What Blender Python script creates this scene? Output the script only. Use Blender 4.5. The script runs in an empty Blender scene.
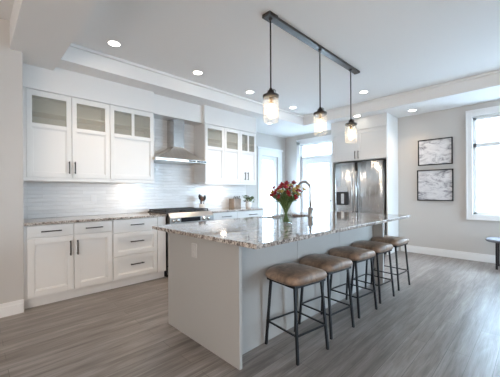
import bpy, bmesh, math, random
from mathutils import Vector, Matrix
random.seed(7)
S = bpy.context.scene
C = S.collection
PI = math.pi
# ---------------------------------------------------------------- camera
cd = bpy.data.cameras.new('camera'); cam = bpy.data.objects.new('camera', cd); C.objects.link(cam)
cd.sensor_width = 36; cd.lens = 284/500*36; cd.shift_y = 3.7/500; cd.clip_start = .02
cam.location = (0, 0, 1.225)
cam.rotation_euler = (Matrix.Rotation(math.radians(45.6-90), 3, 'Z') @ Matrix.Rotation(PI/2, 3, 'X')
                      @ Matrix.Rotation(math.radians(-.355), 3, 'Z')).to_euler()
S.camera = cam
# ---------------------------------------------------------------- world, daylight, exposure
W = bpy.data.worlds.new('sky'); S.world = W; W.use_nodes = True
bg = W.node_tree.nodes['Background']
bg.inputs[0].default_value = (.60, .81, 1, 1); bg.inputs[1].default_value = 31.0
S.view_settings.view_transform = 'Standard'; S.view_settings.look = 'None'
S.view_settings.gamma = 1; S.view_settings.use_curve_mapping = False
S.view_settings.exposure = 0.06
S.cycles.use_denoising = True
S.cycles.max_bounces = 10; S.cycles.diffuse_bounces = 6; S.cycles.transparent_max_bounces = 16
S.cycles.sample_clamp_indirect = 6; S.cycles.caustics_reflective = False; S.cycles.caustics_refractive = False
WARM = (1, .80, .60)
def portal(loc, rot, sx, sy):                       # guides the sky light in through an opening
    l = bpy.data.lights.new('window_daylight', 'AREA'); l.shape = 'RECTANGLE'; l.size = sx; l.size_y = sy
    l.cycles.is_portal = True
    o = bpy.data.objects.new('window_daylight', l); C.objects.link(o); o.location = loc; o.rotation_euler = rot
portal((6.36, -.05, 1.66), (0, PI/2, 0), 1.7, 1.75)       # dining window
portal((6.36, 4.0, 1.2), (0, PI/2, 0), 2.4, 1.0)          # garden door
portal((5.65, 5.10, 1.08), (-PI/2, 0, 0), .66, 2.1)       # side door
portal((5.2, -3.26, 1.35), (PI/2, 0, 0), 1.2, 2.1)        # unseen opening added in the right wall to let daylight in
def area(loc, target, sx, sy, e, col):  # soft fill light added out of view, no lamp fixture
    l = bpy.data.lights.new('fill_light', 'AREA'); l.shape = 'RECTANGLE'; l.size = sx; l.size_y = sy; l.energy = e; l.color = col
    o = bpy.data.objects.new('fill_light', l); C.objects.link(o); o.location = loc
    o.rotation_euler = (Vector(target)-Vector(loc)).to_track_quat('-Z', 'Y').to_euler()
area((-.8, -3.1, 1.5), (.2, 2, 1.3), 2.4, 1.6, 55, (1, .98, .98))
area((-2.8, -.2, 1.5), (2.5, 1.7, 1.5), 3.4, 1.9, 150, (1, .90, .81))   # both are fill lights added unseen behind the camera
SPOT_W = 75; UNDER_W = 1.0; BULB = 32
# ---------------------------------------------------------------- materials
def mat(name):
    m = bpy.data.materials.new(name); m.use_nodes = True
    nt = m.node_tree; return m, nt, nt.nodes['Principled BSDF']
def plain(name, col, rough=.5, metal=0, coat=0, bump=0, bscale=60, vary=0):
    m, nt, b = mat(name)
    b.inputs['Base Color'].default_value = (*col, 1); b.inputs['Roughness'].default_value = rough
    b.inputs['Metallic'].default_value = metal; b.inputs['Coat Weight'].default_value = coat
    tc = nt.nodes.new('ShaderNodeTexCoord')
    n = nt.nodes.new('ShaderNodeTexNoise'); n.inputs['Scale'].default_value = bscale
    nt.links.new(tc.outputs['Object'], n.inputs['Vector'])
    if bump:
        bp = nt.nodes.new('ShaderNodeBump'); bp.inputs['Strength'].default_value = bump; bp.inputs['Distance'].default_value = .002
        nt.links.new(n.outputs[0], bp.inputs['Height']); nt.links.new(bp.outputs[0], b.inputs['Normal'])
    if vary:
        r = ramp(nt, [(.3, tuple(c*(1-vary) for c in col)), (.7, tuple(min(1, c*(1+vary)) for c in col))])
        nt.links.new(n.outputs[0], r.inputs[0]); nt.links.new(r.outputs[0], b.inputs['Base Color'])
    return m
def ramp(nt, stops):
    r = nt.nodes.new('ShaderNodeValToRGB'); e = r.color_ramp.elements
    while len(e) < len(stops): e.new(.5)
    for q, (p, c) in zip(e, stops): q.position = p; q.color = (*c, 1)
    return r
def coords(nt, scale=(1, 1, 1), rot=(0, 0, 0)):
    tc = nt.nodes.new('ShaderNodeTexCoord'); mp = nt.nodes.new('ShaderNodeMapping')
    mp.inputs['Scale'].default_value = scale; mp.inputs['Rotation'].default_value = rot
    nt.links.new(tc.outputs['Object'], mp.inputs[0]); return mp.outputs[0]
def noise(nt, vec, scale, detail=4, rough=.6, dist=0):
    n = nt.nodes.new('ShaderNodeTexNoise'); n.inputs['Scale'].default_value = scale
    n.inputs['Detail'].default_value = detail; n.inputs['Roughness'].default_value = rough; n.inputs['Distortion'].default_value = dist
    nt.links.new(vec, n.inputs['Vector']); return n.outputs[0]
def mix(nt, a, b, fac, mode='MIX'):
    n = nt.nodes.new('ShaderNodeMix'); n.data_type = 'RGBA'; n.blend_type = mode
    for i, v in ((0, fac), (6, a), (7, b)):
        if hasattr(v, 'is_linked'): nt.links.new(v, n.inputs[i])
        elif isinstance(v, tuple): n.inputs[i].default_value = (*v, 1)
        else: n.inputs[i].default_value = v
    return n.outputs[2]

def floor_mat():
    m, nt, b = mat('grey_brown_planks')
    v = coords(nt)
    br = nt.nodes.new('ShaderNodeTexBrick'); nt.links.new(v, br.inputs['Vector'])
    br.inputs['Color1'].default_value = (0, 0, 0, 1); br.inputs['Color2'].default_value = (1, 1, 1, 1)
    br.inputs['Mortar'].default_value = (.5, .5, .5, 1); br.inputs['Scale'].default_value = 1
    br.inputs['Mortar Size'].default_value = .0016; br.inputs['Brick Width'].default_value = 1.5; br.inputs['Row Height'].default_value = .14
    br.inputs['Mortar Smooth'].default_value = .1; br.offset = .37
    g1 = noise(nt, coords(nt, (1.0, 11, 1)), 1.6, 6, .62, .5)
    g2 = noise(nt, coords(nt, (2.5, 60, 1)), 2.0, 4, .6)
    r1 = ramp(nt, [(.28, (.115, .096, .086)), (.5, (.215, .188, .172)), (.74, (.33, .30, .28))])
    nt.links.new(g1, r1.inputs[0])
    r2 = ramp(nt, [(.3, (.62, .62, .62)), (.7, (1.12, 1.12, 1.12))]); nt.links.new(g2, r2.inputs[0])
    c = mix(nt, r1.outputs[0], r2.outputs[0], .7, 'MULTIPLY')
    rp = ramp(nt, [(0, (.86, .85, .84)), (1, (1.12, 1.115, 1.11))]); nt.links.new(br.outputs['Color'], rp.inputs[0])
    c = mix(nt, c, rp.outputs[0], 1.0, 'MULTIPLY')
    c = mix(nt, c, (.09, .078, .07), br.outputs['Fac'])
    nt.links.new(c, b.inputs['Base Color'])
    b.inputs['Roughness'].default_value = .32
    bp = nt.nodes.new('ShaderNodeBump'); bp.inputs['Strength'].default_value = .25; bp.inputs['Distance'].default_value = .002
    nt.links.new(g2, bp.inputs['Height']); nt.links.new(bp.outputs[0], b.inputs['Normal'])
    return m
def granite_mat():
    m, nt, b = mat('speckled_granite')
    a = noise(nt, coords(nt, (1, 3.2, 1), (0, 0, .25)), 4.5, 8, .7, 1.2)
    r = ramp(nt, [(.30, (.13, .105, .095)), (.42, (.31, .265, .235)), (.52, (.52, .475, .435)), (.72, (.68, .64, .60))])
    nt.links.new(a, r.inputs[0])
    s = noise(nt, coords(nt), 75, 3, .7)
    rs = ramp(nt, [(.38, (.07, .06, .055)), (.48, (.72, .66, .62)), (.56, (1, 1, 1)), (.70, (1.18, 1.16, 1.12))]); nt.links.new(s, rs.inputs[0])
    c = mix(nt, r.outputs[0], rs.outputs[0], .85, 'MULTIPLY')
    s2 = noise(nt, coords(nt), 32, 4, .7)
    r2 = ramp(nt, [(.54, (0, 0, 0)), (.61, (1, 1, 1))]); nt.links.new(s2, r2.inputs[0])
    c = mix(nt, c, (.085, .07, .065), r2.outputs[0])
    nt.links.new(c, b.inputs['Base Color']); b.inputs['Roughness'].default_value = .07
    return m
def tile_mat():
    m, nt, b = mat('glossy_white_tile')
    v = coords(nt, (1, 1, 1), (PI/2, 0, 0))
    br = nt.nodes.new('ShaderNodeTexBrick'); nt.links.new(v, br.inputs['Vector'])
    br.inputs['Scale'].default_value = 1; br.inputs['Brick Width'].default_value = .30; br.inputs['Row Height'].default_value = .05
    br.inputs['Mortar Size'].default_value = .002; br.inputs['Color1'].default_value = (.78, .775, .77, 1); br.inputs['Color2'].default_value = (.86, .855, .85, 1)
    br.inputs['Mortar'].default_value = (.76, .75, .74, 1)
    nt.links.new(br.outputs['Color'], b.inputs['Base Color'])
    w = noise(nt, coords(nt, (5, 5, 26)), 1.3, 2, .5, .6)
    inv = nt.nodes.new('ShaderNodeMath'); inv.operation = 'SUBTRACT'
    nt.links.new(w, inv.inputs[0]); nt.links.new(br.outputs['Fac'], inv.inputs[1])
    bp = nt.nodes.new('ShaderNodeBump'); bp.inputs['Strength'].default_value = .75; bp.inputs['Distance'].default_value = .008
    nt.links.new(inv.outputs[0], bp.inputs['Height']); nt.links.new(bp.outputs[0], b.inputs['Normal'])
    b.inputs['Roughness'].default_value = .14
    return m
def steel_mat(name, scale, col=(.56, .56, .55), rough=.24):
    m, nt, b = mat(name)
    n = noise(nt, coords(nt, scale), 1, 3, .6)
    r = ramp(nt, [(.3, tuple(c*.86 for c in col)), (.7, col)]); nt.links.new(n, r.inputs[0])
    nt.links.new(r.outputs[0], b.inputs['Base Color'])
    b.inputs['Metallic'].default_value = 1; b.inputs['Roughness'].default_value = rough
    bp = nt.nodes.new('ShaderNodeBump'); bp.inputs['Strength'].default_value = .12; bp.inputs['Distance'].default_value = .001
    nt.links.new(n, bp.inputs['Height']); nt.links.new(bp.outputs[0], b.inputs['Normal'])
    return m
def fridge_steel():
    m, nt, b = mat('brushed_steel_door')
    b.inputs['Base Color'].default_value = (.72, .71, .70, 1); b.inputs['Metallic'].default_value = 1; b.inputs['Roughness'].default_value = .27
    n = noise(nt, coords(nt, (1, 9, .25)), 1.4, 2, .5)
    bp = nt.nodes.new('ShaderNodeBump'); bp.inputs['Strength'].default_value = .55; bp.inputs['Distance'].default_value = .02
    nt.links.new(n, bp.inputs['Height']); nt.links.new(bp.outputs[0], b.inputs['Normal'])
    b.inputs['Anisotropic'].default_value = .85; b.inputs['Anisotropic Rotation'].default_value = .25
    return m
def glass_mat(name, tint=(1, 1, 1), refl=.12, rough=.02):
    m = bpy.data.materials.new(name); m.use_nodes = True; nt = m.node_tree; nt.nodes.clear()
    o = nt.nodes.new('ShaderNodeOutputMaterial'); mx = nt.nodes.new('ShaderNodeMixShader')
    t = nt.nodes.new('ShaderNodeBsdfTransparent'); t.inputs[0].default_value = (*tint, 1)
    g = nt.nodes.new('ShaderNodeBsdfGlossy'); g.inputs['Roughness'].default_value = rough
    lw = nt.nodes.new('ShaderNodeLayerWeight'); lw.inputs[0].default_value = refl
    mu = nt.nodes.new('ShaderNodeMath'); mu.operation = 'MULTIPLY'; mu.inputs[1].default_value = .45; nt.links.new(lw.outputs['Fresnel'], mu.inputs[0]); nt.links.new(mu.outputs[0], mx.inputs[0]); nt.links.new(t.outputs[0], mx.inputs[1]); nt.links.new(g.outputs[0], mx.inputs[2])
    nt.links.new(mx.outputs[0], o.inputs[0]); return m
def frost_mat(name):
    m = glass_mat(name, (.95, .95, .92), .1, .1); nt = m.node_tree; o = next(n for n in nt.nodes if n.type == 'OUTPUT_MATERIAL')
    src = o.inputs[0].links[0].from_socket; d = nt.nodes.new('ShaderNodeBsdfDiffuse'); d.inputs[0].default_value = (.62, .60, .55, 1)
    mx = nt.nodes.new('ShaderNodeMixShader'); mx.inputs[0].default_value = .28
    nt.links.new(src, mx.inputs[1]); nt.links.new(d.outputs[0], mx.inputs[2]); nt.links.new(mx.outputs[0], o.inputs[0]); return m
def seed_mat(name):
    m = glass_mat(name, (.99, .99, .985), .10); nt = m.node_tree; o = next(n for n in nt.nodes if n.type == 'OUTPUT_MATERIAL')
    src = o.inputs[0].links[0].from_socket; d = nt.nodes.new('ShaderNodeBsdfTranslucent'); d.inputs[0].default_value = (.9, .88, .85, 1)
    r = ramp(nt, [(.45, (.06, .06, .06)), (.75, (.28, .28, .28))]); nt.links.new(noise(nt, coords(nt), 55, 3), r.inputs[0])
    mx = nt.nodes.new('ShaderNodeMixShader'); nt.links.new(r.outputs[0], mx.inputs[0])
    nt.links.new(src, mx.inputs[1]); nt.links.new(d.outputs[0], mx.inputs[2]); nt.links.new(mx.outputs[0], o.inputs[0]); return m
def emit(name, col, s):
    m = bpy.data.materials.new(name); m.use_nodes = True; nt = m.node_tree; nt.nodes.clear()
    o = nt.nodes.new('ShaderNodeOutputMaterial'); e = nt.nodes.new('ShaderNodeEmission')
    e.inputs[0].default_value = (*col, 1); e.inputs[1].default_value = s; nt.links.new(e.outputs[0], o.inputs[0]); return m
def leather_mat():
    m, nt, b = mat('worn_brown_leather')
    n = noise(nt, coords(nt), 9, 5, .65, .8)
    r = ramp(nt, [(.3, (.10, .07, .05)), (.55, (.25, .17, .12)), (.75, (.40, .29, .21))]); nt.links.new(n, r.inputs[0])
    nt.links.new(r.outputs[0], b.inputs['Base Color']); b.inputs['Roughness'].default_value = .42
    n2 = noise(nt, coords(nt), 40, 3)
    bp = nt.nodes.new('ShaderNodeBump'); bp.inputs['Strength'].default_value = .35; bp.inputs['Distance'].default_value = .004
    nt.links.new(n2, bp.inputs['Height']); nt.links.new(bp.outputs[0], b.inputs['Normal'])
    return m
def art_mat(seed):
    m, nt, b = mat('ink_wash')
    mp = coords(nt, (1, 2.2, 5)); mp.node.inputs['Location'].default_value = (seed, seed*2, seed*.7)
    a = noise(nt, mp, 1.6, 8, .72, 1.6)
    r = ramp(nt, [(.34, (.12, .12, .14)), (.43, (.40, .40, .43)), (.51, (.62, .62, .64)), (.7, (.72, .72, .73))]); nt.links.new(a, r.inputs[0])
    nt.links.new(r.outputs[0], b.inputs['Base Color']); b.inputs['Roughness'].default_value = .42
    return m
def brick_mat():
    m, nt, b = mat('pale_brick')
    v = coords(nt, (1, 1, 1), (PI/2, 0, PI/2))
    br = nt.nodes.new('ShaderNodeTexBrick'); nt.links.new(v, br.inputs['Vector']); br.inputs['Scale'].default_value = 1
    br.inputs['Brick Width'].default_value = .42; br.inputs['Row Height'].default_value = .20; br.inputs['Mortar Size'].default_value = .018
    br.inputs['Color1'].default_value = (.80, .78, .76, 1); br.inputs['Color2'].default_value = (.70, .68, .67, 1); br.inputs['Mortar'].default_value = (.5, .5, .5, 1)
    nt.links.new(br.outputs['Color'], b.inputs['Base Color']); b.inputs['Roughness'].default_value = .9
    return m
M = dict(
    wall=plain('greige_wall_paint', (.54, .515, .49), .7, bump=.05, bscale=220),
    ceil=plain('white_ceiling_paint', (.82, .81, .80), .85, bump=.05, bscale=200),
    white=plain('white_cabinet_paint', (.77, .765, .755), .38, bump=.02, bscale=90),
    trim=plain('white_trim_paint', (.80, .80, .80), .4, bump=.02),
    inner=plain('cabinet_interior', (.80, .79, .75), .6, bump=.02),
    isl=plain('light_grey_island_paint', (.385, .375, .36), .42, bump=.02, bscale=120),
    floor=floor_mat(), granite=granite_mat(), tile=tile_mat(),
    steel=steel_mat('brushed_steel', (4, 4, 140), (.62, .61, .60), .16), steelh=steel_mat('polished_hood_steel', (90, 3, 3), (.70, .69, .67), .28),
    fsteel=fridge_steel(), fsteel2=plain('brushed_nickel', (.40, .39, .38), .28, 1), sinksteel=plain('satin_sink_steel', (.30, .28, .26), .45, 1), chrome=plain('satin_chrome', (.62, .62, .62), .16, 1),
    black=plain('black_metal', (.018, .018, .02), .42, .6, bump=.05), bronze=plain('dark_bronze_metal', (.06, .052, .047), .38, .8, bump=.05),
    dark=plain('dark_plastic', (.02, .02, .022), .3), iron=plain('cast_iron', (.03, .03, .032), .55, bump=.3, bscale=300),
    screen=plain('dark_glass_screen', (.015, .016, .02), .06), leather=leather_mat(),
    jar=seed_mat('seeded_jar_glass'), glass=glass_mat('clear_glass', (.985, .99, .99), .10), pane=glass_mat('window_pane', (.97, .985, 1), .06),
    cabglass=frost_mat('cabinet_glass'), water=glass_mat('vase_water', (.88, .93, .90), .2),
    bulb=emit('bulb_filament_glow', (1, .74, .46), BULB), lamp=emit('downlight_glow', (1, .93, .82), 14),
    brass=plain('aged_brass', (.38, .22, .10), .35, .9), red=plain('red_petal', (.36, .02, .03), .5, vary=.35, bscale=40),
    pink=plain('pink_petal', (.50, .055, .075), .5, vary=.3, bscale=40), gold=plain('yellow_green_bud', (.50, .36, .08), .5, vary=.3, bscale=50),
    leaf=plain('green_leaf', (.085, .14, .035), .5, vary=.35, bscale=40), stem=plain('green_stem', (.12, .19, .06), .5, vary=.2),
    plate=plain('grey_plastic', (.48, .47, .455), .4), plastic=plain('white_plastic', (.82, .81, .80), .35), crock=plain('pale_stoneware', (.62, .60, .57), .3, vary=.06, bscale=30),
    wood=plain('walnut_wood', (.14, .07, .045), .5, vary=.4, bscale=35), tan=plain('tan_wood', (.27, .215, .175), .5, vary=.15, bscale=20),
    fabric=plain('grey_fabric', (.17, .17, .185), .75, bump=.4, bscale=400, vary=.1), brick=brick_mat(),
    art1=art_mat(3.1), art2=art_mat(8.7), paving=plain('pale_paving', (.55, .55, .55), .9, vary=.1, bscale=3), berry=plain('dark_leaf', (.05, .07, .03), .5, vary=.4, bscale=60),
)
# ---------------------------------------------------------------- mesh helpers
IDY = lambda a, d, z: (a, d, z)       # unit facing the -Y side: a = x, d = y
IDX = lambda a, d, z: (d, a, z)       # unit facing the -X side: a = y, d = x
def box(bm, x0, x1, y0, y1, z0, z1, bev=0, f=IDY):
    t = bmesh.new()
    vs = [t.verts.new(f(x, y, z)) for x in (x0, x1) for y in (y0, y1) for z in (z0, z1)]
    for q in ((0, 1, 3, 2), (4, 6, 7, 5), (0, 4, 5, 1), (2, 3, 7, 6), (0, 2, 6, 4), (1, 5, 7, 3)): t.faces.new([vs[i] for i in q])
    bmesh.ops.recalc_face_normals(t, faces=t.faces)
    if bev: bmesh.ops.bevel(t, geom=list(t.edges), offset=bev, segments=2, profile=.7, affect='EDGES')
    merge(bm, t)
def merge(bm, t):
    me = bpy.data.meshes.new('t'); t.to_mesh(me); t.free(); bm.from_mesh(me); bpy.data.meshes.remove(me)
def lathe(bm, prof, c=(0, 0, 0), n=24, axis='Z', close=False):
    rings = []
    for r, z in prof:
        ring = []
        for i in range(n):
            a = 2*PI*i/n; p = (r*math.cos(a), r*math.sin(a), z)
            if axis == 'Y': p = (p[0], p[2], p[1])
            if axis == 'X': p = (p[2], p[0], p[1])
            ring.append(bm.verts.new((p[0]+c[0], p[1]+c[1], p[2]+c[2])))
        rings.append(ring)
    fs = []
    for A, B in zip(rings, rings[1:]):
        for i in range(n): fs.append(bm.faces.new((A[i], A[(i+1) % n], B[(i+1) % n], B[i])))
    if close: fs.append(bm.faces.new(rings[0][::-1])); fs.append(bm.faces.new(rings[-1]))
    for q in fs: q.smooth = True
    bmesh.ops.recalc_face_normals(bm, faces=fs)
def cyl(bm, c, r, h, axis='Z', n=20): lathe(bm, [(r, 0), (r, h)], c, n, axis, True)
def tube(bm, pts, r, n=10, radii=None, square=False):
    pts = [Vector(p) for p in pts]; rings = []; up = None
    if square: n = 4
    for i, p in enumerate(pts):
        d = (pts[min(i+1, len(pts)-1)]-pts[max(i-1, 0)]).normalized()
        if up is None:
            up = Vector((1, 0, 0)) if abs(d.x) < .8 else Vector((0, 1, 0))
        s = d.cross(up).normalized(); u = s.cross(d).normalized(); up = u
        rr = radii[i] if radii else r
        o = PI/4 if square else 0
        k = 1.414 if square else 1
        rings.append([bm.verts.new(p+(s*math.cos(2*PI*j/n+o)+u*math.sin(2*PI*j/n+o))*rr*k) for j in range(n)])
    fs = []
    for A, B in zip(rings, rings[1:]):
        for j in range(n): fs.append(bm.faces.new((A[j], A[(j+1) % n], B[(j+1) % n], B[j])))
    fs.append(bm.faces.new(rings[0][::-1])); fs.append(bm.faces.new(rings[-1]))
    if not square:
        for q in fs: q.smooth = True
    bmesh.ops.recalc_face_normals(bm, faces=fs)
def arc(c, r, a0, a1, n, plane='YZ'):
    out = []
    for i in range(n+1):
        a = a0+(a1-a0)*i/n
        out.append((c[0], c[1]+r*math.cos(a), c[2]+r*math.sin(a)) if plane == 'YZ' else (c[0]+r*math.cos(a), c[1], c[2]+r*math.sin(a)))
    return out
def wloc(o):
    v = Vector(o.location)
    while o.parent: o = o.parent; v += o.location
    return v
def obj(name, bm, m, parent=None, smooth=False):
    """ONE mesh object from a bmesh in world coordinates; its origin goes to the middle of its base"""
    vs = [v.co for v in bm.verts]
    o0 = Vector(((min(v.x for v in vs)+max(v.x for v in vs))/2, (min(v.y for v in vs)+max(v.y for v in vs))/2, min(v.z for v in vs)))
    o0 = Vector([round(c, 4) for c in o0])
    bmesh.ops.translate(bm, verts=bm.verts, vec=-o0)
    me = bpy.data.meshes.new(name); bm.to_mesh(me); bm.free(); me.materials.append(M[m] if isinstance(m, str) else m)
    if smooth:
        for p in me.polygons: p.use_smooth = True
    o = bpy.data.objects.new(name, me); C.objects.link(o)
    if parent: o.parent = parent; o.location = o0-wloc(parent)
    else: o.location = o0
    return o
def one(name, m, *boxes, parent=None, f=IDY, bev=0):
    bm = bmesh.new()
    for b in boxes: box(bm, *b, bev=bev, f=f)
    return obj(name, bm, m, parent)
def tag(o, label, cat, group=None):
    o['label'] = label; o['category'] = cat
    if group: o['group'] = group
    return o
def thing(name, label, cat, loc, group=None, rz=0):
    o = bpy.data.objects.new(name, None); C.objects.link(o); o.empty_display_size = .05
    o.location = loc; o.rotation_euler = (0, 0, rz); return tag(o, label, cat, group)
def struct(o): o['kind'] = 'structure'; return o
def sempty(name, loc):
    o = bpy.data.objects.new(name, None); C.objects.link(o); o.location = loc; return struct(o)
def dup(root, loc, rz, label, group=None):
    r = root.copy(); C.objects.link(r); r.location = loc; r.rotation_euler = (0, 0, rz); r['label'] = label
    if group: r['group'] = group
    for ch in [c for c in root.children if c.type != 'LIGHT']:
        c = ch.copy(); C.objects.link(c); c.parent = r
        for g in ch.children:
            d = g.copy(); C.objects.link(d); d.parent = c
    return r
# ---------------------------------------------------------------- room shell
XB, YK, ZS, ZT = 6.3, 4.41, 2.74, 2.95       # back wall, kitchen wall, soffit and tray heights
struct(one('floor', 'floor', (-3.1, 6.45, -3.3, 5.15, -.1, 0)))
TX0, TX1, TY0, TY1 = .70, 5.42, -1.2, 3.78
bm = bmesh.new()
box(bm, .28, TX0, -3.2, YK, 2.69, 3.1)                       # lowered beam beside the tray
box(bm, TX0, TX1, TY0, TY1, ZT, 3.1)                         # tray
box(bm, TX0, TX1, TY1, 5.1, ZS, 3.1); box(bm, TX1, XB, -3.2, 5.1, ZS, 3.1); box(bm, TX0, TX1, -3.2, TY0, ZS, 3.1)
box(bm, -3.1, .28, -3.2, YK, 2.97, 3.1)
struct(obj('ceiling', bm, 'ceil'))
bm = bmesh.new()                                             # small crown along the tray
for a in ((TX0, TX1, TY1-.03, TY1, ZT-.035, ZT), (TX1-.03, TX1, TY0, TY1, ZT-.035, ZT), (TX0, TX0+.03, TY0, TY1, ZT-.035, ZT)): box(bm, *a, bev=.008)
struct(obj('trim_1', bm, 'ceil'))
struct(one('wall_left', 'wall', (.38, 4.2, YK, YK+.12, 0, 3.0), (4.08, 4.2, YK+.12, 5.0, 0, 3.0)))
struct(one('wall_side', 'wall', (-3.1, .38, 3.74, YK+.12, 0, 3.0)))
# recessed wall with the side door
SD = (5.32, 5.97, 2.17)
struct(one('wall_recess', 'wall', (4.2, SD[0], 5.0, 5.12, 0, 3), (SD[1], XB, 5.0, 5.12, 0, 3), (SD[0], SD[1], 5.0, 5.12, SD[2], 3)))
# back wall with garden door and dining window
GD = (3.50, 4.50, 2.48); WN = (-.95, .83, .80, 2.52)
struct(one('wall_back', 'wall', (XB, XB+.14, GD[1], 5.12, 0, 3), (XB, XB+.14, WN[1], GD[0], 0, 3), (XB, XB+.14, GD[0], GD[1], GD[2], 3),
           (XB, XB+.14, WN[0], WN[1], 0, WN[2]), (XB, XB+.14, WN[0], WN[1], WN[3], 3), (XB, XB+.14, -3.3, WN[0], 0, 3)))
struct(one('wall_front', 'wall', (-3.1, -3, -3.3, 3.74, 0, 3)))
struct(one('wall_right', 'wall', (-3.1, 4.6, -3.3, -3.2, 0, 3), (5.8, XB+.14, -3.3, -3.2, 0, 3), (4.6, 5.8, -3.3, -3.2, 0, .3), (4.6, 5.8, -3.3, -3.2, 2.4, 3)))
def baseboard(name, x0, x1, y0, y1, side):
    bm = bmesh.new()
    if side == 'Y':
        box(bm, x0, x1, y0-.016, y0, 0, .10, .003); box(bm, x0, x1, y0-.011, y0, .10, .135, .004)
    else:
        box(bm, x0-.016, x0, y0, y1, 0, .10, .003); box(bm, x0-.011, x0, y0, y1, .10, .135, .004)
    struct(obj(name, bm, 'trim'))
baseboard('baseboard_back', XB, 0, -3.2, 2.0, 'X'); baseboard('baseboard_side', -3, .38, 3.74, 0, 'Y')
# backsplash tiles
struct(one('wall_backsplash', 'tile', (.385, 4.19, YK-.012, YK, .915, 2.45)))
# bulkhead above the wall cabinets and hood
struct(one('trim_2', 'white', (.385, 1.965, 4.06, YK-.012, 2.425, ZS), (1.965, 2.885, 4.13, YK-.012, 2.44, ZS), (2.885, 4.17, 4.06, YK-.012, 2.425, ZS)))
# dining window
w = sempty('window_1', (XB, 0, 0))
bm = bmesh.new(); c0, c1 = WN[0]-.10, WN[1]+.09
for a in ((c1-.09, c1, .72, 2.62), (c0, c0+.09, .72, 2.62), (c0+.09, c1-.09, 2.53, 2.62), (c0+.09, c1-.09, .72, .81)):
    box(bm, a[0], a[1], XB-.022, XB, a[2], a[3], .005, IDX)
for a in ((c1-.02, c1, .72, 2.62), (c0, c1, 2.60, 2.64), (c0, c1, .715, .74)): box(bm, a[0], a[1], XB-.034, XB, a[2], a[3], .004, IDX)
obj('casing', bm, 'trim', w)
bm = bmesh.new()
for a in ((WN[1]-.05, WN[1], WN[2], WN[3]), (WN[0], WN[0]+.05, WN[2], WN[3]), (WN[0], WN[1], WN[2], WN[2]+.05), (WN[0], WN[1], WN[3]-.05, WN[3]), (WN[0], WN[1], 1.99, 2.06), (-.09, -.03, WN[2], WN[3])):
    box(bm, a[0], a[1], XB+.05, XB+.10, a[2], a[3], .004, IDX)
obj('frame', bm, 'trim', w)
obj('pane', (lambda b: (box(b, WN[0]+.04, WN[1]-.04, XB+.072, XB+.078, WN[2]+.04, WN[3]-.04, 0, IDX), b)[1])(bmesh.new()), 'pane', w)
# garden door with transom
d = sempty('door_1', (XB, 4, 0))
bm = bmesh.new()
for a in ((GD[1], GD[1]+.10, 0, 2.58), (GD[0]-.10, GD[0], 0, 2.58), (GD[0]-.1, GD[1]+.1, 2.48, 2.60)): box(bm, a[0], a[1], XB-.022, XB, a[2], a[3], .005, IDX)
box(bm, GD[0]-.11, GD[1]+.11, XB-.035, XB, 2.59, 2.62, .005, IDX)
obj('casing', bm, 'trim', d)
bm = bmesh.new()
for a in ((GD[1]-.04, GD[1], 0, GD[2]), (GD[0], GD[0]+.04, 0, GD[2]), (GD[0], GD[1], 2.09, 2.16), (GD[0], GD[1], 2.45, GD[2])): box(bm, a[0], a[1], XB+.03, XB+.11, a[2], a[3], .004, IDX)
obj('frame', bm, 'trim', d)
bm = bmesh.new()
for a in ((GD[1]-.20, GD[1]-.045, .02, 2.085), (GD[0]+.045, GD[0]+.17, .02, 2.085), (GD[0]+.17, GD[1]-.20, 1.95, 2.085), (GD[0]+.17, GD[1]-.20, .02, .28)): box(bm, a[0], a[1], XB+.04, XB+.085, a[2], a[3], .004, IDX)
leafd = obj('door_leaf', bm, 'trim', d)
bm = bmesh.new(); box(bm, GD[0]+.165, GD[1]-.195, XB+.06, XB+.066, .27, 1.96, 0, IDX); obj('pane', bm, 'pane', leafd)
bm = bmesh.new(); box(bm, GD[0]+.035, GD[1]-.035, XB+.06, XB+.066, 2.15, 2.46, 0, IDX); obj('transom_pane', bm, 'pane', d)
bm = bmesh.new(); cyl(bm, (XB+.0, 3.60, 1.0), .012, .045, 'X', 12); tube(bm, [(XB+.0, 3.60, 1.0), (XB, 3.71, 1.0)], .009); obj('handle', bm, 'chrome', leafd)
# side door
d = sempty('door_2', (5.65, 5.0, 0))
bm = bmesh.new()
for a in ((5.17, SD[0], 0, 2.17), (SD[1], 6.12, 0, 2.17), (5.17, 6.12, 2.17, 2.33)): box(bm, a[0], a[1], 4.978, 5.0, a[2], a[3], .005)
box(bm, 5.14, 6.15, 4.955, 5.0, 2.33, 2.38, .008)
obj('casing', bm, 'trim', d)
bm = bmesh.new()
for a in ((SD[0], SD[0]+.09, 0, SD[2]), (SD[1]-.16, SD[1], 0, SD[2]), (SD[0]+.09, SD[1]-.16, 2.07, SD[2]), (SD[0]+.09, SD[1]-.16, 0, .2)): box(bm, a[0], a[1], 5.04, 5.09, a[2], a[3], .004)
obj('frame', bm, 'trim', d)
obj('pane', (lambda b: (box(b, SD[0]+.08, SD[1]-.15, 5.06, 5.066, .19, 2.08), b)[1])(bmesh.new()), 'pane', d)
# outside
struct(one('ground', 'paving', (6.5, 22, -16, 20, -.25, -.15), (-14, 6.5, 5.2, 20, -.25, -.15), (-14, -3.2, -16, 5.2, -.25, -.15), (-3.2, 6.5, -16, -3.4, -.25, -.15)))
tag(one('neighbouring_house', 'brick', (12.0, 18, -5, 9, -.15, 6.5)), 'pale brick house wall outside the garden door and the window', 'house')
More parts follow.
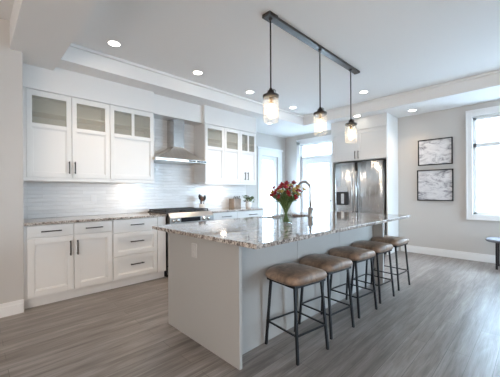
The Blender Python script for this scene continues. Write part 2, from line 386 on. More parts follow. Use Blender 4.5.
# ---------------------------------------------------------------- cabinet pieces
def shaker(name, parent, a0, a1, z0, z1, d, f, fr=.058, glass=None, m='white'):
    """framed door or drawer front; glass = (z bottom, z top, lites) of an opening in its upper half"""
    bm = bmesh.new(); T = .02
    box(bm, a0, a0+fr, d, d+T, z0, z1, .002, f); box(bm, a1-fr, a1, d, d+T, z0, z1, .002, f)
    box(bm, a0+fr, a1-fr, d, d+T, z0, z0+fr, .002, f)
    if glass:
        g0, g1, n = glass
        box(bm, a0+fr, a1-fr, d, d+T, g1, z1, .002, f); box(bm, a0+fr, a1-fr, d, d+T, g0-fr*.9, g0, .002, f); top = g0-fr*.9
        wl = (a1-a0-2*fr)/n
        for k in range(1, n): box(bm, a0+fr+wl*k-.02, a0+fr+wl*k+.02, d, d+T, g0, g1, .002, f)
    else:
        box(bm, a0+fr, a1-fr, d, d+T, z1-fr, z1, .002, f); top = z1-fr
    box(bm, a0+fr-.001, a1-fr+.001, d+.014, d+T, z0+fr-.001, top+.001, 0, f)
    for q in ((a0+fr, a0+fr+.012, z0+fr, top), (a1-fr-.012, a1-fr, z0+fr, top), (a0+fr, a1-fr, z0+fr, z0+fr+.012), (a0+fr, a1-fr, top-.012, top)):
        box(bm, q[0], q[1], d+.007, d+T, q[2], q[3], .003, f)
    o = obj(name, bm, m, parent)
    if glass:
        bm = bmesh.new(); box(bm, a0+fr-.004, a1-fr+.004, d+.009, d+.013, g0-.004, g1+.004, 0, f); obj('glass_pane', bm, 'cabglass', o)
    return o
def slab(name, parent, a0, a1, z0, z1, d, f):
    bm = bmesh.new(); box(bm, a0, a1, d, d+.02, z0, z1, .003, f); return obj(name, bm, 'white', parent)
def handle(parent, a, z, L, d, f, vert=True):
    bm = bmesh.new(); h = L/2
    if vert:
        box(bm, a-.006, a+.006, d-.034, d-.022, z-h, z+h, .002, f)
        for s in (-1, 1): box(bm, a-.005, a+.005, d-.024, d+.001, z+s*(h-.015)-.005, z+s*(h-.015)+.005, 0, f)
    else:
        box(bm, a-h, a+h, d-.034, d-.022, z-.006, z+.006, .002, f)
        for s in (-1, 1): box(bm, a+s*(h-.015)-.005, a+s*(h-.015)+.005, d-.024, d+.001, z-.005, z+.005, 0, f)
    return obj('handle', bm, 'bronze', parent)
def carcass(parent, a0, a1, d0, d1, z0, z1, f, shelves=(), m='white'):
    t = .018; bm = bmesh.new()
    box(bm, a0, a0+t, d0, d1, z0, z1, .001, f); box(bm, a1-t, a1, d0, d1, z0, z1, .001, f)
    box(bm, a0+t, a1-t, d0, d1, z0, z0+t, 0, f); box(bm, a0+t, a1-t, d0, d1, z1-t, z1, 0, f)
    o = obj('carcass', bm, m, parent)
    bm = bmesh.new(); box(bm, a0+t, a1-t, d1-.01, d1-.002, z0+t, z1-t, 0, f); obj('back_panel', bm, 'inner', parent)
    for z in shelves:
        bm = bmesh.new(); box(bm, a0+t, a1-t, d0+.03, d1-.01, z-.009, z+.009, 0, f); obj('shelf', bm, 'inner', parent)
    return o
def puck(parent, x, y, z):
    l = bpy.data.lights.new('under_cabinet_glow', 'AREA'); l.shape = 'DISK'; l.size = .12; l.energy = UNDER_W; l.color = WARM
    bm = bmesh.new(); cyl(bm, (x, y, z-.012), .035, .012); p = obj('puck_light', bm, 'lamp', parent)
    lo = bpy.data.objects.new('under_cabinet_glow', l); C.objects.link(lo); lo.parent = p; lo.location = (0, 0, -.004)
# base cabinets left of the range
YF = 3.78; YC = 3.80; ZC = .885
t = thing('base_cabinet', 'white base cabinet with two doors under two drawers, left end of the kitchen wall', 'cabinet', (.83, 4.1, 0))
one('carcass', 'white', (.385, 1.268, YC, YK-.012, .10, ZC), (.385, .408, YF, YC, .10, ZC), parent=t)
one('toe_kick', 'white', (.385, 1.268, 3.83, 3.85, 0, .10), parent=t)
for a0, a1, hx in ((.411, .838, .805), (.845, 1.263, .876)):
    dr = slab('drawer', t, a0, a1, .752, .878, YF, IDY); handle(dr, (a0+a1)/2, .812, .19, YF, IDY, False)
    dd = shaker('door', t, a0, a1, .118, .742, YF, IDY, .062); handle(dd, hx, .60, .17, YF, IDY)
t = thing('base_cabinet', 'white three-drawer base cabinet between the two-door cabinet and the range', 'cabinet', (1.62, 4.1, 0))
one('carcass', 'white', (1.272, 1.995, YC, YK-.012, .10, ZC), (1.872, 1.995, YF, YC, .10, ZC), parent=t)
one('toe_kick', 'white', (1.272, 1.995, 3.83, 3.85, 0, .10), parent=t)
dr = slab('drawer', t, 1.278, 1.866, .715, .878, YF, IDY); handle(dr, 1.575, .805, .18, YF, IDY, False)
dr = shaker('drawer', t, 1.278, 1.866, .415, .705, YF, IDY, .055); handle(dr, 1.575, .585, .18, YF, IDY, False)
dr = shaker('drawer', t, 1.278, 1.866, .118, .405, YF, IDY, .055); handle(dr, 1.575, .285, .18, YF, IDY, False)
def worktop(x0, x1):
    bm = bmesh.new(); box(bm, x0, x1, 3.755, YK-.012, ZC, .915, .004); return bm
tag(obj('countertop', worktop(.385, 2.0), 'granite'), 'speckled granite countertop left of the range along the tiled wall', 'countertop')
t = thing('base_cabinet', 'white base cabinet with two drawers over doors, right of the range', 'cabinet', (3.45, 4.1, 0))
one('carcass', 'white', (2.80, 4.09, YC, YK-.012, .10, ZC), parent=t)
one('toe_kick', 'white', (2.80, 4.09, 3.83, 3.85, 0, .10), parent=t)
for a0, a1 in ((2.81, 3.38), (3.39, 4.08)):
    dr = slab('drawer', t, a0, a1, .725, .875, YF, IDY); handle(dr, (a0+a1)/2+.03, .81, .20, YF, IDY, False)
    dd = shaker('door', t, a0, a1, .118, .715, YF, IDY); handle(dd, a1-.04 if a0 < 3 else a0+.04, .60, .17, YF, IDY)
tag(obj('countertop', worktop(2.795, 4.115), 'granite'), 'speckled granite countertop right of the range, under the right wall cabinets', 'countertop')
# wall cabinets
YU = 4.06; YUC = 4.08; ZU0, ZU1 = 1.40, 2.425
def upper(t, x0, x1, doors):
    carcass(t, x0, x1, YUC, YK-.013, ZU0, ZU1, IDY, (1.97, 2.19))
    bm = bmesh.new(); box(bm, x0, x1, YU-.012, YU, 2.425, 2.45, .004); obj('crown', bm, 'white', t)
    bm = bmesh.new(); box(bm, x0, x1, YU+.004, YU+.02, ZU0-.03, ZU0+.012, .003); obj('light_rail', bm, 'white', t)
    for a0, a1, n, hx in doors:
        dd = shaker('door', t, a0, a1, 1.415, 2.415, YU, IDY, .052, (2.04, 2.355, n))
        for h in hx: handle(dd, h, 1.54, .15, YU, IDY)
t = thing('wall_cabinet', 'white wall cabinet with two glass-topped doors and dark handles, left end over the counter', 'cabinet', (.87, 4.24, 1.4))
upper(t, .388, 1.334, ((.443, .886, 1, (.858,)), (.892, 1.330, 1, (.920,))))
one('filler', 'white', (.39, .440, YU, YUC, 1.40, 2.425), parent=t)
t = thing('wall_cabinet', 'white wall cabinet with one wide two-lite door, left of the range hood', 'cabinet', (1.65, 4.24, 1.4))
upper(t, 1.336, 1.962, ((1.341, 1.956, 2, ()),)); puck(t, 1.67, 4.22, 1.40)
t = thing('wall_cabinet', 'white wall cabinet with three glass-topped doors, right of the range hood', 'cabinet', (3.53, 4.24, 1.4))
upper(t, 2.892, 4.165, ((2.897, 3.322, 1, ()), (3.328, 3.712, 1, ()), (3.718, 4.160, 2, (3.83, 3.91)))); puck(t, 3.42, 4.22, 1.40)
# range hood
t = thing('range_hood', 'stainless steel range hood with chimney over the range', 'range hood', (2.39, 4.2, 1.72))
HX0, HX1, HY0, HY1 = 1.935, 2.855, 3.955, YK-.014
bm = bmesh.new(); rows = []
N = 9
for i in range(N):
    u = i/(N-1); k = (1-u)**1.35                        # concave flare up to the chimney
    x0 = 2.355-(2.355-HX0)*k; x1 = 2.545+(HX1-2.545)*k; y0 = 4.17-(4.17-HY0)*k; z = 1.755+.225*u
    rows.append([bm.verts.new(p) for p in ((x0, y0, z), (x1, y0, z), (x1, HY1, z), (x0, HY1, z))])
for A, B in zip(rows, rows[1:]):
    for j in range(4): bm.faces.new((A[j], A[(j+1) % 4], B[(j+1) % 4], B[j]))
bm.faces.new(rows[0][::-1]); bm.faces.new(rows[-1])
bmesh.ops.recalc_face_normals(bm, faces=bm.faces)
obj('canopy', bm, 'steelh', t)
one('rim', 'steelh', (HX0, HX1, HY0, HY1, 1.715, 1.755), parent=t, bev=.004)
one('chimney', 'steel', (2.355, 2.545, 4.17, HY1, 1.98, 2.46), parent=t, bev=.006)
ct = one('control_strip', 'dark', (2.50, 2.84, HY0-.004, HY0+.002, 1.722, 1.748), parent=t)
for k in range(4):
    bm = bmesh.new(); cyl(bm, (2.56+.075*k, HY0-.012, 1.735), .009, .012, 'Y', 12); obj('button', bm, 'chrome', ct)
# range
t = thing('range', 'stainless steel gas range with black grates on the kitchen wall', 'stove', (2.40, 4.05, 0))
RX0, RX1 = 2.02, 2.785
one('body', 'dark', (RX0, RX1, 3.80, YK-.015, 0, .90), parent=t)
bm = bmesh.new(); box(bm, RX0+.005, RX1-.005, 3.745, 3.80, .16, .755, .006); dd = obj('oven_door', bm, 'fsteel2', t)
one('oven_window', 'screen', (RX0+.10, RX1-.10, 3.742, 3.75, .28, .60), parent=dd)
bm = bmesh.new(); tube(bm, [(RX0+.06, 3.75, .71), (RX0+.06, 3.70, .71), (RX1-.06, 3.70, .71), (RX1-.06, 3.75, .71)], .012); obj('handle', bm, 'chrome', dd)
one('drawer', 'steel', (RX0+.005, RX1-.005, 3.75, 3.80, .03, .15), parent=t, bev=.004)
bm = bmesh.new()
vs = [(RX0, 3.70, .775), (RX0, 3.80, .765), (RX0, 3.80, .925), (RX0, 3.755, .925), (RX0, 3.70, .86)]
A = [bm.verts.new(v) for v in vs]; B = [bm.verts.new((RX1+.01, v[1], v[2])) for v in vs]
bm.faces.new(A); bm.faces.new(B[::-1])
for i in range(5): bm.faces.new((A[i], A[(i+1) % 5], B[(i+1) % 5], B[i]))
bmesh.ops.recalc_face_normals(bm, faces=bm.faces); cp = obj('control_panel', bm, 'fsteel2', t)
one('display', 'screen', (2.20, 2.54, 3.696, 3.702, .79, .855), parent=cp)
for x in (2.075, 2.145, 2.60, 2.69):
    bm = bmesh.new(); lathe(bm, [(.027, .03), (.027, .012), (.021, 0), (0.001, 0)], (x, 3.672, .82), 20, 'Y'); obj('knob', bm, 'chrome', cp)
bm = bmesh.new(); box(bm, RX0-.012, RX1+.012, 3.79, YK-.016, .916, .93, .003); obj('cooktop', bm, 'iron', t)
for k in range(3):
    bm = bmesh.new(); x0 = RX0+.0+.255*k; x1 = x0+.245
    for q in ((x0, x0+.014, 3.82, 4.36), (x1-.014, x1, 3.82, 4.36), (x0, x1, 3.82, 3.834), (x0, x1, 4.346, 4.36), (x0, x1, 4.08, 4.094), ((x0+x1)/2-.007, (x0+x1)/2+.007, 3.82, 4.36), (x0, x1, 3.94, 3.954), (x0, x1, 4.22, 4.234)):
        box(bm, *q, .945, .965, .002)
    for sx in (x0+.007, x1-.007):
        for sy in (3.827, 4.353): box(bm, sx-.007, sx+.007, sy-.007, sy+.007, .93, .95)
    g = obj('grate', bm, 'iron', t)
    for y in (3.96, 4.21):
        bm = bmesh.new(); cyl(bm, ((x0+x1)/2, y, .93), .04, .012); obj('burner', bm, 'iron', g)
# island
t = thing('kitchen_island', 'light grey painted island under the long granite top', 'kitchen island', (2.6, 2.0, 0))
IX0, IX1, IY0, IY1 = 1.31, 3.90, 1.575, 2.44
one('end_panel', 'isl', (IX0, IX0+.025, 1.45, IY1, 0, ZC), parent=t, bev=.002)
one('end_panel', 'isl', (IX1-.04, IX1, 1.45, IY1, 0, ZC), parent=t, bev=.002)
xs = (IX0+.025, 2.155, 2.95, IX1-.04)
one('cabinet_body', 'isl', (xs[0], xs[-1], IY0+.018, IY0+.03, 0, ZC), (xs[0], xs[-1], IY1-.02, IY1, .1, ZC), (xs[0], xs[-1], IY0+.03, IY1-.02, .08, .10), parent=t)
for a, b in zip(xs, xs[1:]): one('back_panel', 'isl', (a+.002, b-.002, IY0, IY0+.018, 0, ZC), parent=t, bev=.002)
SX0, SX1, SY0, SY1 = 2.47, 3.22, 2.06, 2.44
bm = bmesh.new()
gx, gy = (1.20, SX0, SX1, 4.065), (1.175, SY0, SY1, 2.54)
V = {(i, j): bm.verts.new((gx[i], gy[j], ZC)) for i in range(4) for j in range(4)}
fs = [bm.faces.new((V[i, j], V[i+1, j], V[i+1, j+1], V[i, j+1])) for i in range(3) for j in range(3) if (i, j) != (1, 1)]
r = bmesh.ops.extrude_face_region(bm, geom=fs)
bmesh.ops.translate(bm, verts=[g for g in r['geom'] if isinstance(g, bmesh.types.BMVert)], vec=(0, 0, .03))
bmesh.ops.recalc_face_normals(bm, faces=bm.faces)
eds = [e for e in bm.edges if len(e.link_faces) == 2 and e.calc_face_angle(0) > .5]
bmesh.ops.bevel(bm, geom=eds, offset=.005, segments=2, affect='EDGES', profile=.6)
tag(obj('countertop', bm, 'granite'), 'long speckled granite countertop on the island with the sink cut into it', 'countertop')
# sink and faucet
bm = bmesh.new(); q = .012
box(bm, SX0-q, SX1+q, SY0-q, SY1+q, .68, .69); box(bm, SX0-q, SX0-.002, SY0-q, SY1+q, .69, ZC-.001); box(bm, SX1+.002, SX1+q, SY0-q, SY1+q, .69, ZC-.001)
box(bm, SX0-.002, SX1+.002, SY0-q, SY0-.002, .69, ZC-.001); box(bm, SX0-.002, SX1+.002, SY1+.002, SY1+q, .69, ZC-.001)
t = thing('sink', 'stainless steel undermount sink sunk into the island top behind the faucet', 'sink', ((SX0+SX1)/2, 2.25, .68))
obj('basin', bm, 'sinksteel', t); bm = bmesh.new(); cyl(bm, ((SX0+SX1)/2, 2.25, .69), .045, .004); obj('drain', bm, 'chrome', t)
FX, FY = 2.985, 1.985
t = thing('faucet', 'chrome gooseneck faucet with pull-down spray beside the vase', 'faucet', (FX, FY, .915))
bm = bmesh.new(); lathe(bm, [(.001, .915), (.036, .915), (.036, .925), (.033, .935), (.033, 1.03), (.018, 1.035), (.001, 1.035)], (FX, FY, 0), 20); obj('base', bm, 'fsteel2', t)
dirv = Vector((-.05, 1, 0)).normalized(); R = .092
pts = [Vector((FX, FY, 1.03)), Vector((FX, FY, 1.12)), Vector((FX, FY, 1.26))]
for i in range(1, 15):
    a = PI*i/14*1.02; pts.append(Vector((FX, FY, 1.26))+dirv*(R-R*math.cos(a))+Vector((0, 0, R*math.sin(a)*1.0)))
bm = bmesh.new(); tube(bm, pts, .0165, 12); obj('spout', bm, 'fsteel2', t)
e = pts[-1]; bm = bmesh.new(); tube(bm, [e+Vector((0, 0, .004)), e-Vector((0, 0, .03)), e-Vector((0, 0, .10)), e-Vector((0, 0, .115))], .015, 14, [.016, .02, .02, .024]); sp = obj('spray_head', bm, 'fsteel2', t)
bm = bmesh.new(); tube(bm, [(FX+.02, FY, .985), (FX+.055, FY, .995), (FX+.075, FY-.01, 1.05)], .007, 10); obj('lever', bm, 'chrome', t)
# ---------------------------------------------------------------- refrigerator and its cabinet
t = thing('refrigerator_cabinet', 'white surround with two-door cabinet above the steel refrigerator', 'cabinet', (6.0, 2.6, 0))
FY0, FY1 = 2.05, 3.235; XC = 5.72
one('side_panel', 'white', (XC, XB-.002, FY0, FY0+.025, 0, 2.50), parent=t, bev=.002)
one('side_panel', 'white', (XC, XB-.002, FY1-.025, FY1, 0, 2.50), parent=t, bev=.002)
one('carcass', 'white', (XC, XB-.002, FY0+.025, FY1-.025, 1.87, 2.50), parent=t)
one('fascia', 'white', (XC-.02, XB-.002, FY0, FY1, 2.50, ZS-.002), parent=t, bev=.002)
one('crown', 'white', (XC-.032, XC-.018, FY0-.004, FY1+.004, 2.495, 2.52), parent=t, bev=.003)
ym = 2.65
for a0, a1, h in ((FY0+.008, ym-.002, ym+.0-.035), (ym+.002, FY1-.008, ym+.035)):
    dd = shaker('door', t, a0, a1, 1.885, 2.488, XC-.02, IDX, .06); handle(dd, h, 1.985, .16, XC-.02, IDX)
t = thing('refrigerator', 'stainless steel french-door refrigerator with water dispenser', 'refrigerator', (6.0, 2.6, 0))
RF = 5.71; ry0, ry1, rm = 2.115, 3.20, 2.695
one('body', 'dark', (RF+.05, XB-.03, ry0, ry1, .0, 1.85), parent=t)
def bowed(name, y0, y1, z0, z1):
    bm = bmesh.new(); n = 10; cols = []
    for i in range(n+1):
        u = i/n; y = y0+(y1-y0)*u; x = RF+.045-.018*(1-(2*u-1)**2)-.027*min(1, 12*min(u, 1-u))
        cols.append([bm.verts.new((x, y, z0)), bm.verts.new((x, y, z1))])
    fs = [bm.faces.new((a[0], b[0], b[1], a[1])) for a, b in zip(cols, cols[1:])]
    for q in fs: q.smooth = True
    b0 = [bm.verts.new((RF+.05, y0, z)) for z in (z0, z1)]; b1 = [bm.verts.new((RF+.05, y1, z)) for z in (z0, z1)]
    bm.faces.new([c[0] for c in cols]+[b1[0], b0[0]]); bm.faces.new([c[1] for c in cols]+[b1[1], b0[1]])
    bm.faces.new((b0[0], b0[1], cols[0][1], cols[0][0])); bm.faces.new((b1[0], b1[1], cols[-1][1], cols[-1][0])); bm.faces.new((b0[0], b0[1], b1[1], b1[0]))
    bmesh.ops.recalc_face_normals(bm, faces=bm.faces)
    return obj(name, bm, 'fsteel', t)
dl = bowed('door', rm+.004, ry1, .72, 1.84); drr = bowed('door', ry0, rm-.004, .72, 1.84); fz = bowed('freezer_drawer', ry0, ry1, .05, .71)
def fhandle(p, y):
    bm = bmesh.new(); tube(bm, [(RF-.0, y, .80), (RF-.05, y, .84), (RF-.062, y, 1.2), (RF-.05, y, 1.62), (RF, y, 1.66)], .013, 10); obj('handle', bm, 'steel', p)
fhandle(dl, rm+.045); fhandle(drr, rm-.045)
bm = bmesh.new(); tube(bm, [(RF, 2.25, .64), (RF-.05, 2.25, .64), (RF-.05, 2.98, .64), (RF, 2.98, .64)], .013); obj('handle', bm, 'steel', fz)
dp = one('dispenser', 'dark', (RF-.022, RF+.0, 2.85, 3.11, .94, 1.22), parent=dl, bev=.003)
one('dispenser_panel', 'chrome', (RF-.024, RF+.0, 2.85, 3.11, 1.222, 1.33), parent=dl, bev=.003)
one('paddle', 'chrome', (RF-.030, RF-.021, 2.93, 3.0, .97, 1.18), parent=dp)
# ---------------------------------------------------------------- framed pictures
def picture(y0, y1, z0, z1, art, label):
    t = thing('framed_picture', label, 'picture', (XB, (y0+y1)/2, z0), 'framed pictures on the back wall')
    bm = bmesh.new(); w_ = .018
    for q in ((y0, y0+w_, z0, z1), (y1-w_, y1, z0, z1), (y0+w_, y1-w_, z0, z0+w_), (y0+w_, y1-w_, z1-w_, z1)): box(bm, q[0], q[1], XB-.03, XB-.001, q[2], q[3], .002, IDX)
    obj('frame', bm, 'black', t)
    bm = bmesh.new(); box(bm, y0+w_, y1-w_, XB-.016, XB-.004, z0+w_, z1-w_, 0, IDX); obj('print', bm, art, t)
picture(1.113, 1.678, 1.722, 2.218, 'art1', 'black framed grey abstract print, the upper of the two')
picture(1.106, 1.695, 1.040, 1.634, 'art2', 'black framed grey abstract print, the lower of the two')
# ---------------------------------------------------------------- pendant light
PX = (2.09, 2.98, 3.77); PY = 1.835
t = thing('pendant_light', 'dark linear fixture with three glass jar pendants over the island', 'pendant light', (2.93, PY, ZT))
one('rail', 'bronze', (2.04, 3.98, PY-.038, PY+.038, ZT-.028, ZT), parent=t, bev=.003)
one('end_plate', 'bronze', (2.025, 2.15, PY-.05, PY+.05, ZT-.034, ZT), parent=t, bev=.004)
for x in PX:
    bm = bmesh.new(); lathe(bm, [(.001, ZT-.05), (.018, ZT-.05), (.024, ZT-.028), (.001, ZT-.028)], (x, PY, 0), 16); obj('ceiling_collar', bm, 'bronze', t)
    bm = bmesh.new(); tube(bm, [(x, PY, 2.21), (x, PY, ZT-.04)], .0075, 10); obj('rod', bm, 'bronze', t)
    bm = bmesh.new(); lathe(bm, [(.001, 2.235), (.014, 2.235), (.018, 2.215), (.033, 2.212), (.035, 2.178), (.078, 2.170), (.080, 2.150), (.070, 2.146), (.001, 2.146)], (x, PY, 0), 28); cap = obj('jar_cap', bm, 'bronze', t)
    bm = bmesh.new(); tube(bm, [(x+.04, PY-.02, 2.175), (x+.045, PY-.02, 2.20), (x+.043, PY-.02, 2.225), (x+.02, PY-.01, 2.232)], .004, 8); obj('bail_wire', bm, 'bronze', cap)
    bm = bmesh.new(); lathe(bm, [(.066, 2.150), (.074, 2.125), (.076, 2.10), (.076, 1.935), (.070, 1.912), (.055, 1.902), (.001, 1.900)], (x, PY, 0), 32); obj('glass_jar', bm, 'jar', t)
    bm = bmesh.new(); cyl(bm, (x, PY, 2.085), .019, .065); so = obj('socket', bm, 'brass', t)
    bm = bmesh.new(); lathe(bm, [(.001, 1.945), (.016, 1.952), (.031, 1.98), (.035, 2.015), (.025, 2.055), (.014, 2.088)], (x, PY, 0), 20); obj('bulb', bm, 'bulb', t)
# ---------------------------------------------------------------- recessed downlights
def downlight(x, y, z, r, label, first=[None]):
    pw = SPOT_W*(1 if z == ZT else .5 if x > 5.8 else .05)
    if first[0] is None:
        t = thing('recessed_light', label, 'ceiling light', (x, y, z), 'recessed ceiling lights')
        bm = bmesh.new(); lathe(bm, [(r, z), (r+.014, z), (r+.014, z-.005), (r, z-.006), (r-.004, z-.003)], (x, y, 0), 28); obj('trim_ring', bm, 'trim', t)
        bm = bmesh.new(); lathe(bm, [(.001, z-.003), (r-.003, z-.003)], (x, y, 0), 28); obj('lens', bm, 'lamp', t); first[0] = t
    else: t = dup(first[0], (x, y, z), 0, label)
    l = bpy.data.lights.new('downlight_beam', 'SPOT'); l.energy = pw; l.color = (1, .80, .61); l.spot_size = math.radians(108); l.spot_blend = 1; l.shadow_soft_size = .06
    lo = bpy.data.objects.new('downlight_beam', l); C.objects.link(lo); lo.location = (x, y, z-.02); lo.parent = t; lo.location = (0, 0, -.02)
for x, y, z, s in ((1.18, 3.43, ZT, 'first from the left above the left wall cabinets'), (2.33, 3.44, ZT, 'second from the left in the tray'),
                   (3.43, 3.49, ZT, 'third from the left, just beside the first glass pendant'), (4.70, 3.53, ZT, 'between the first and second glass pendants'),
                   (4.86, 2.13, ZT, 'right of the third pendant rod, in the tray'), (5.90, 1.67, ZS, 'in the soffit above the framed pictures'),
                   (5.52, 2.555, ZS, 'in the soffit above the refrigerator cabinet')):
    downlight(x, y, z, .065 if z == ZT else .05, 'round white recessed ceiling light, '+s)
# ---------------------------------------------------------------- counter stools
def make_stool():
    t = thing('counter_stool', '', 'stool', (0, 0, 0), 'counter stools along the island')
    bm = bmesh.new(); A, B = .205, .185; rings = []; n = 40
    def ring(k, z, sad):
        out = []
        for i in range(n):
            a = 2*PI*i/n; ca, sa = math.cos(a), math.sin(a); e = .42
            x = A*k*math.copysign(abs(ca)**e, ca); y = B*k*math.copysign(abs(sa)**e, sa)
            out.append(bm.verts.new((x, y, z+sad*(-.016*(x/A)**2))))
        return out
    for k, z, s in ((.90, .548, 0), (.96, .552, 0), (1.0, .566, .3), (1.015, .582, .8), (1.0, .600, 1.2), (.97, .613, 1.3), (.90, .623, 1.4), (.6, .629, 1.5), (.3, .631, 1.5)): rings.append(ring(k, z, s))
    for P_, Q in zip(rings, rings[1:]):
        for i in range(n): bm.faces.new((P_[i], P_[(i+1) % n], Q[(i+1) % n], Q[i]))
    bm.faces.new(rings[0][::-1]); bm.faces.new(rings[-1]); bmesh.ops.recalc_face_normals(bm, faces=bm.faces)
    obj('seat', bm, 'leather', t, smooth=True)
    bm = bmesh.new()
    for q in ((-.17, .17, -.155, -.135), (-.17, .17, .135, .155), (-.17, -.15, -.135, .135), (.15, .17, -.135, .135)): box(bm, *q, .528, .549, .002)
    obj('seat_frame', bm, 'black', t)
    def P_(sx, sy, z):
        k = 1-z/.53
        return Vector((sx*(.146+.019*k), sy*(.132+.043*k), z))
    for sx in (-1, 1):
        for sy in (-1, 1):
            bm = bmesh.new(); tube(bm, [P_(sx, sy, 0), P_(sx, sy, .18), P_(sx, sy, .53)], .0085, square=True); obj('leg', bm, 'black', t)
    cs = [(-1, -1), (1, -1), (1, 1), (-1, 1)]
    for (a, b), (c, d_) in zip(cs, cs[1:]+cs[:1]):
        bm = bmesh.new(); tube(bm, [P_(a, b, .19), P_(c, d_, .19)], .0055, square=True); obj('stretcher', bm, 'black', t)
    return t
st = make_stool()
spots = [(1.83, 1.355, -8, 'brown leather counter stool with black legs nearest the island corner'),
         (2.31, 1.375, -6, 'brown leather counter stool second along the island from the near corner'),
         (2.85, 1.385, -6, 'brown leather counter stool in the middle of the row of five'),
         (3.36, 1.385, -5, 'brown leather counter stool fourth along, second from the far end of the island'),
         (3.93, 1.385, -4, 'brown leather counter stool at the far end of the island')]
for i, (x, y, a, lab) in enumerate(spots):
    if i == 0: st.location = (x, y, 0); st.rotation_euler.z = math.radians(a); st['label'] = lab
    else: dup(st, (x, y, 0), math.radians(a), lab)
# grey seat at the right edge of the picture
t = thing('dining_stool', 'grey upholstered seat on dark legs under the window at the right edge', 'stool', (5.97, .36, 0))
bm = bmesh.new(); n = 36; rings = []
for k, z in ((.80, .415), (.93, .42), (1.0, .438), (.99, .452), (.93, .462), (.7, .468), (.3, .470)):
    rings.append([bm.verts.new((5.97+.22*k*math.copysign(abs(math.cos(2*PI*i/n))**.6, math.cos(2*PI*i/n)), .37+.25*k*math.copysign(abs(math.sin(2*PI*i/n))**.6, math.sin(2*PI*i/n)), z)) for i in range(n)])
for A, B in zip(rings, rings[1:]):
    for i in range(n): bm.faces.new((A[i], A[(i+1) % n], B[(i+1) % n], B[i]))
bm.faces.new(rings[0][::-1]); bm.faces.new(rings[-1]); bmesh.ops.recalc_face_normals(bm, faces=bm.faces); obj('seat', bm, 'fabric', t, smooth=True)
for x in (5.82, 6.11):
    for y in (.22, .475):
        bm = bmesh.new(); tube(bm, [(x, y, 0), (x, y, .42)], .014, square=True); obj('leg', bm, 'black', t)
# ---------------------------------------------------------------- vase and flowers
VX, VY = 2.19, 1.735
t = thing('vase', 'clear glass vase of red flowers standing on the island', 'vase', (VX, VY, .915))
prof = [(.052, .917), (.060, .935), (.061, .97), (.053, 1.02), (.043, 1.07), (.041, 1.09), (.048, 1.12), (.055, 1.135)]
bm = bmesh.new(); lathe(bm, [(.001, .9155), (.050, .9155), (.055, .92)]+prof[1:]+[(.052, 1.134), (.045, 1.118), (.038, 1.09)], (VX, VY, 0), 32); obj('glass', bm, 'jar', t)
bm = bmesh.new(); lathe(bm, [(.001, .922), (.050, .924), (.057, .94), (.058, .97), (.051, 1.01), (.001, 1.01)], (VX, VY, 0), 24); obj('water', bm, 'water', t)
b = thing('flower_bouquet', 'bouquet of red and yellow flowers in the glass vase', 'flowers', (VX, VY, .93))
def ell(bm, c, d, L, w):
    """small pointed petal or leaf blade with thickness, from c along d"""
    d = d.normalized(); s = d.cross(Vector((0, 0, 1)) if abs(d.z) < .9 else Vector((1, 0, 0))).normalized(); u = s.cross(d)
    rows = []
    for i, (k, wv) in enumerate(((0, .15), (.3, .8), (.6, 1), (.85, .6), (1, .08))):
        p = c+d*L*k-u*(L*.25*k*k)
        rows.append([bm.verts.new(p+s*w*wv*q[0]+u*w*wv*q[1]) for q in ((-1, 0), (0, .22), (1, 0), (0, -.22))])
    fs = [bm.faces.new((A[j], A[(j+1) % 4], B[(j+1) % 4], B[j])) for A, B in zip(rows, rows[1:]) for j in range(4)]
    fs += [bm.faces.new(rows[0][::-1]), bm.faces.new(rows[-1])]
    for q in fs: q.smooth = True
stems = []
for i in range(54):
    a = i*2.399+random.uniform(-.2, .2); rr = math.sqrt((i+.5)/54); R_ = .165*rr*random.uniform(.8, 1.15)
    top = Vector((VX+R_*math.cos(a), VY+R_*math.sin(a), 1.305-.10*rr*rr+random.uniform(-.07, .035)))
    foot = Vector((VX-.035*rr*math.cos(a+.6), VY-.035*rr*math.sin(a+.6), .935)); mid = Vector((VX+.03*rr*math.cos(a), VY+.03*rr*math.sin(a), 1.10))
    pts = [foot*(1-u)**2+mid*2*u*(1-u)+top*u*u for u in [k/8 for k in range(9)]]
    # keep the stems inside the neck
    pts = [Vector((VX+(p.x-VX)*(1 if p.z > 1.16 else .85), VY+(p.y-VY)*(1 if p.z > 1.16 else .85), p.z)) for p in pts]
    bm = bmesh.new(); tube(bm, pts, .003, 6); so = obj('stem', bm, 'stem', b)
    dirt = (pts[-1]-pts[-2]).normalized()
    fm = random.choice(('red', 'red', 'pink', 'gold', 'gold'))
    bm = bmesh.new(); np_ = 6; s0 = dirt.orthogonal().normalized()
    size = random.uniform(.030, .042) if fm != 'gold' else .03
    for k in range(np_):
        rad = Matrix.Rotation(2*PI*k/np_, 3, dirt) @ s0
        ell(bm, pts[-1], dirt*.75+rad*.75, size, size*.33)
    for k in range(3):
        rad = Matrix.Rotation(2*PI*k/3+.5, 3, dirt) @ s0
        ell(bm, pts[-1], dirt*1.1+rad*.3, size*.9, size*.28)
    bmesh.ops.recalc_face_normals(bm, faces=bm.faces); obj('flower_head', bm, fm, so)
    bm = bmesh.new()
    for k in range(9):
        j = random.choice([q for q in (3, 4, 4, 5, 5, 6, 6, 7) if pts[q].z > 1.12] or [7]); rad = Vector((random.uniform(-1, 1), random.uniform(-1, 1), random.uniform(.1, .9)))
        ell(bm, pts[j], rad, random.uniform(.035, .06), .010) 
    bmesh.ops.recalc_face_normals(bm, faces=bm.faces); obj('foliage', bm, 'leaf', so)
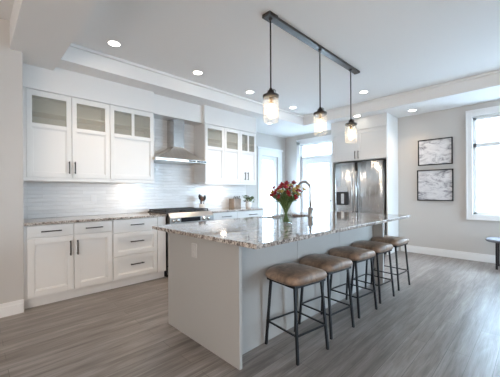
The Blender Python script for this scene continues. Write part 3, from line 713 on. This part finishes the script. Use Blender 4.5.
# ---------------------------------------------------------------- things on the counters and walls
t = thing('utensil_holder', 'small pale crock holding dark utensils behind the range', 'utensil holder', (2.94, 4.22, .915))
bm = bmesh.new(); lathe(bm, [(.001, .915), (.052, .915), (.056, .925), (.056, 1.02), (.052, 1.02), (.050, .93), (.001, .928)], (2.94, 4.22, 0), 24); obj('crock', bm, 'crock', t)
for k in range(5):
    a = k*1.26+.3; dx, dy = .025*math.cos(a), .025*math.sin(a)
    lean = Vector((dx*1.6, dy*1.2, .22+.02*(k % 3))); p0 = Vector((2.94+dx*.6, 4.22+dy*.6, .935)); p1 = p0+lean
    bm = bmesh.new(); tube(bm, [p0, p0+lean*.6, p0+lean*.7, p0+lean*.85, p1], .006, 8, [.005, .006, .022, .026, .012])
    tag(obj('kitchen_utensil', bm, 'wood' if k % 2 else 'dark'), 'dark cooking spoon standing in the pale crock by the range', 'utensil', 'cooking spoons in the crock')
bm = bmesh.new(); tilt = .0
t = thing('knife_block', 'tan wooden knife block standing beside the leafy plant', 'knife block', (3.75, 4.25, .915))
box(bm, 3.66, 3.84, 4.18, 4.34, .915, 1.10, .006); obj('block', bm, 'tan', t)
for k in range(4):
    bm = bmesh.new(); x = 3.68+.045*k; tube(bm, [(x, 4.22, 1.095), (x, 4.205, 1.13), (x, 4.19, 1.15)], .008, 8); obj('knife_handle', bm, 'dark', t)
PX_, PY_ = 3.97, 4.10
t = thing('pitcher', 'white ceramic pitcher at the right end of the counter', 'pitcher', (PX_, PY_, .915))
bm = bmesh.new(); lathe(bm, [(.001, .915), (.05, .915), (.062, .95), (.06, 1.0), (.045, 1.05), (.05, 1.075), (.046, 1.075), (.041, 1.05), (.001, 1.04)], (PX_, PY_, 0), 24); obj('body', bm, 'plastic', t)
bm = bmesh.new(); tube(bm, [(PX_+.048, PY_, 1.06), (PX_+.095, PY_, 1.055), (PX_+.10, PY_, 1.0), (PX_+.06, PY_, .955)], .006, 8); obj('handle', bm, 'plastic', t)
t = thing('leafy_plant', 'dark green leafy sprigs arranged in the white pitcher', 'plant', (PX_, PY_, 1.04))
for k in range(22):
    a = k*2.4; p0 = Vector((PX_, PY_, 1.045)); p1 = p0+Vector((.11*math.cos(a), .09*math.sin(a), -.03+.15*random.random()))
    bm = bmesh.new(); tube(bm, [p0, (p0+p1)/2+Vector((0, 0, .02)), p1], .002, 5); s_ = obj('sprig', bm, 'stem', t)
    bm = bmesh.new()
    for q in range(4): ell(bm, p0+(p1-p0)*(.4+.2*q), Vector((random.uniform(-1, 1), random.uniform(-1, 1), random.uniform(-.5, .8))), .05, .018)
    bmesh.ops.recalc_face_normals(bm, faces=bm.faces); obj('foliage', bm, random.choice(('leaf', 'berry', 'berry')), s_)
def outlet(x, z, label):
    t = thing('wall_outlet', label, 'outlet', (x, YK-.014, z-.06)); bm = bmesh.new()
    box(bm, x-.036, x+.036, YK-.020, YK-.012, z-.058, z+.058, .003); o = obj('plate', bm, 'plastic', t)
    for s in (-1, 1): one('socket', 'trim', (x-.017, x+.017, YK-.023, YK-.018, z+s*.024-.014, z+s*.024+.014), parent=o, bev=.002)
outlet(1.225, 1.145, 'white outlet on the backsplash under the seam left of the warm glow'); outlet(1.72, 1.135, 'white outlet on the backsplash below the warm under-cabinet glow')
t = thing('wall_outlet', 'grey outlet plate on the end panel of the island', 'outlet', (IX0, 1.995, .69)); bm = bmesh.new()
box(bm, IX0-.008, IX0, 1.957, 2.03, .69, .805, .003); o = obj('plate', bm, 'plate', t)
for z in (.722, .772): one('socket', 'plate', (IX0-.011, IX0-.006, 1.976, 2.011, z-.014, z+.014), parent=o, bev=.002)
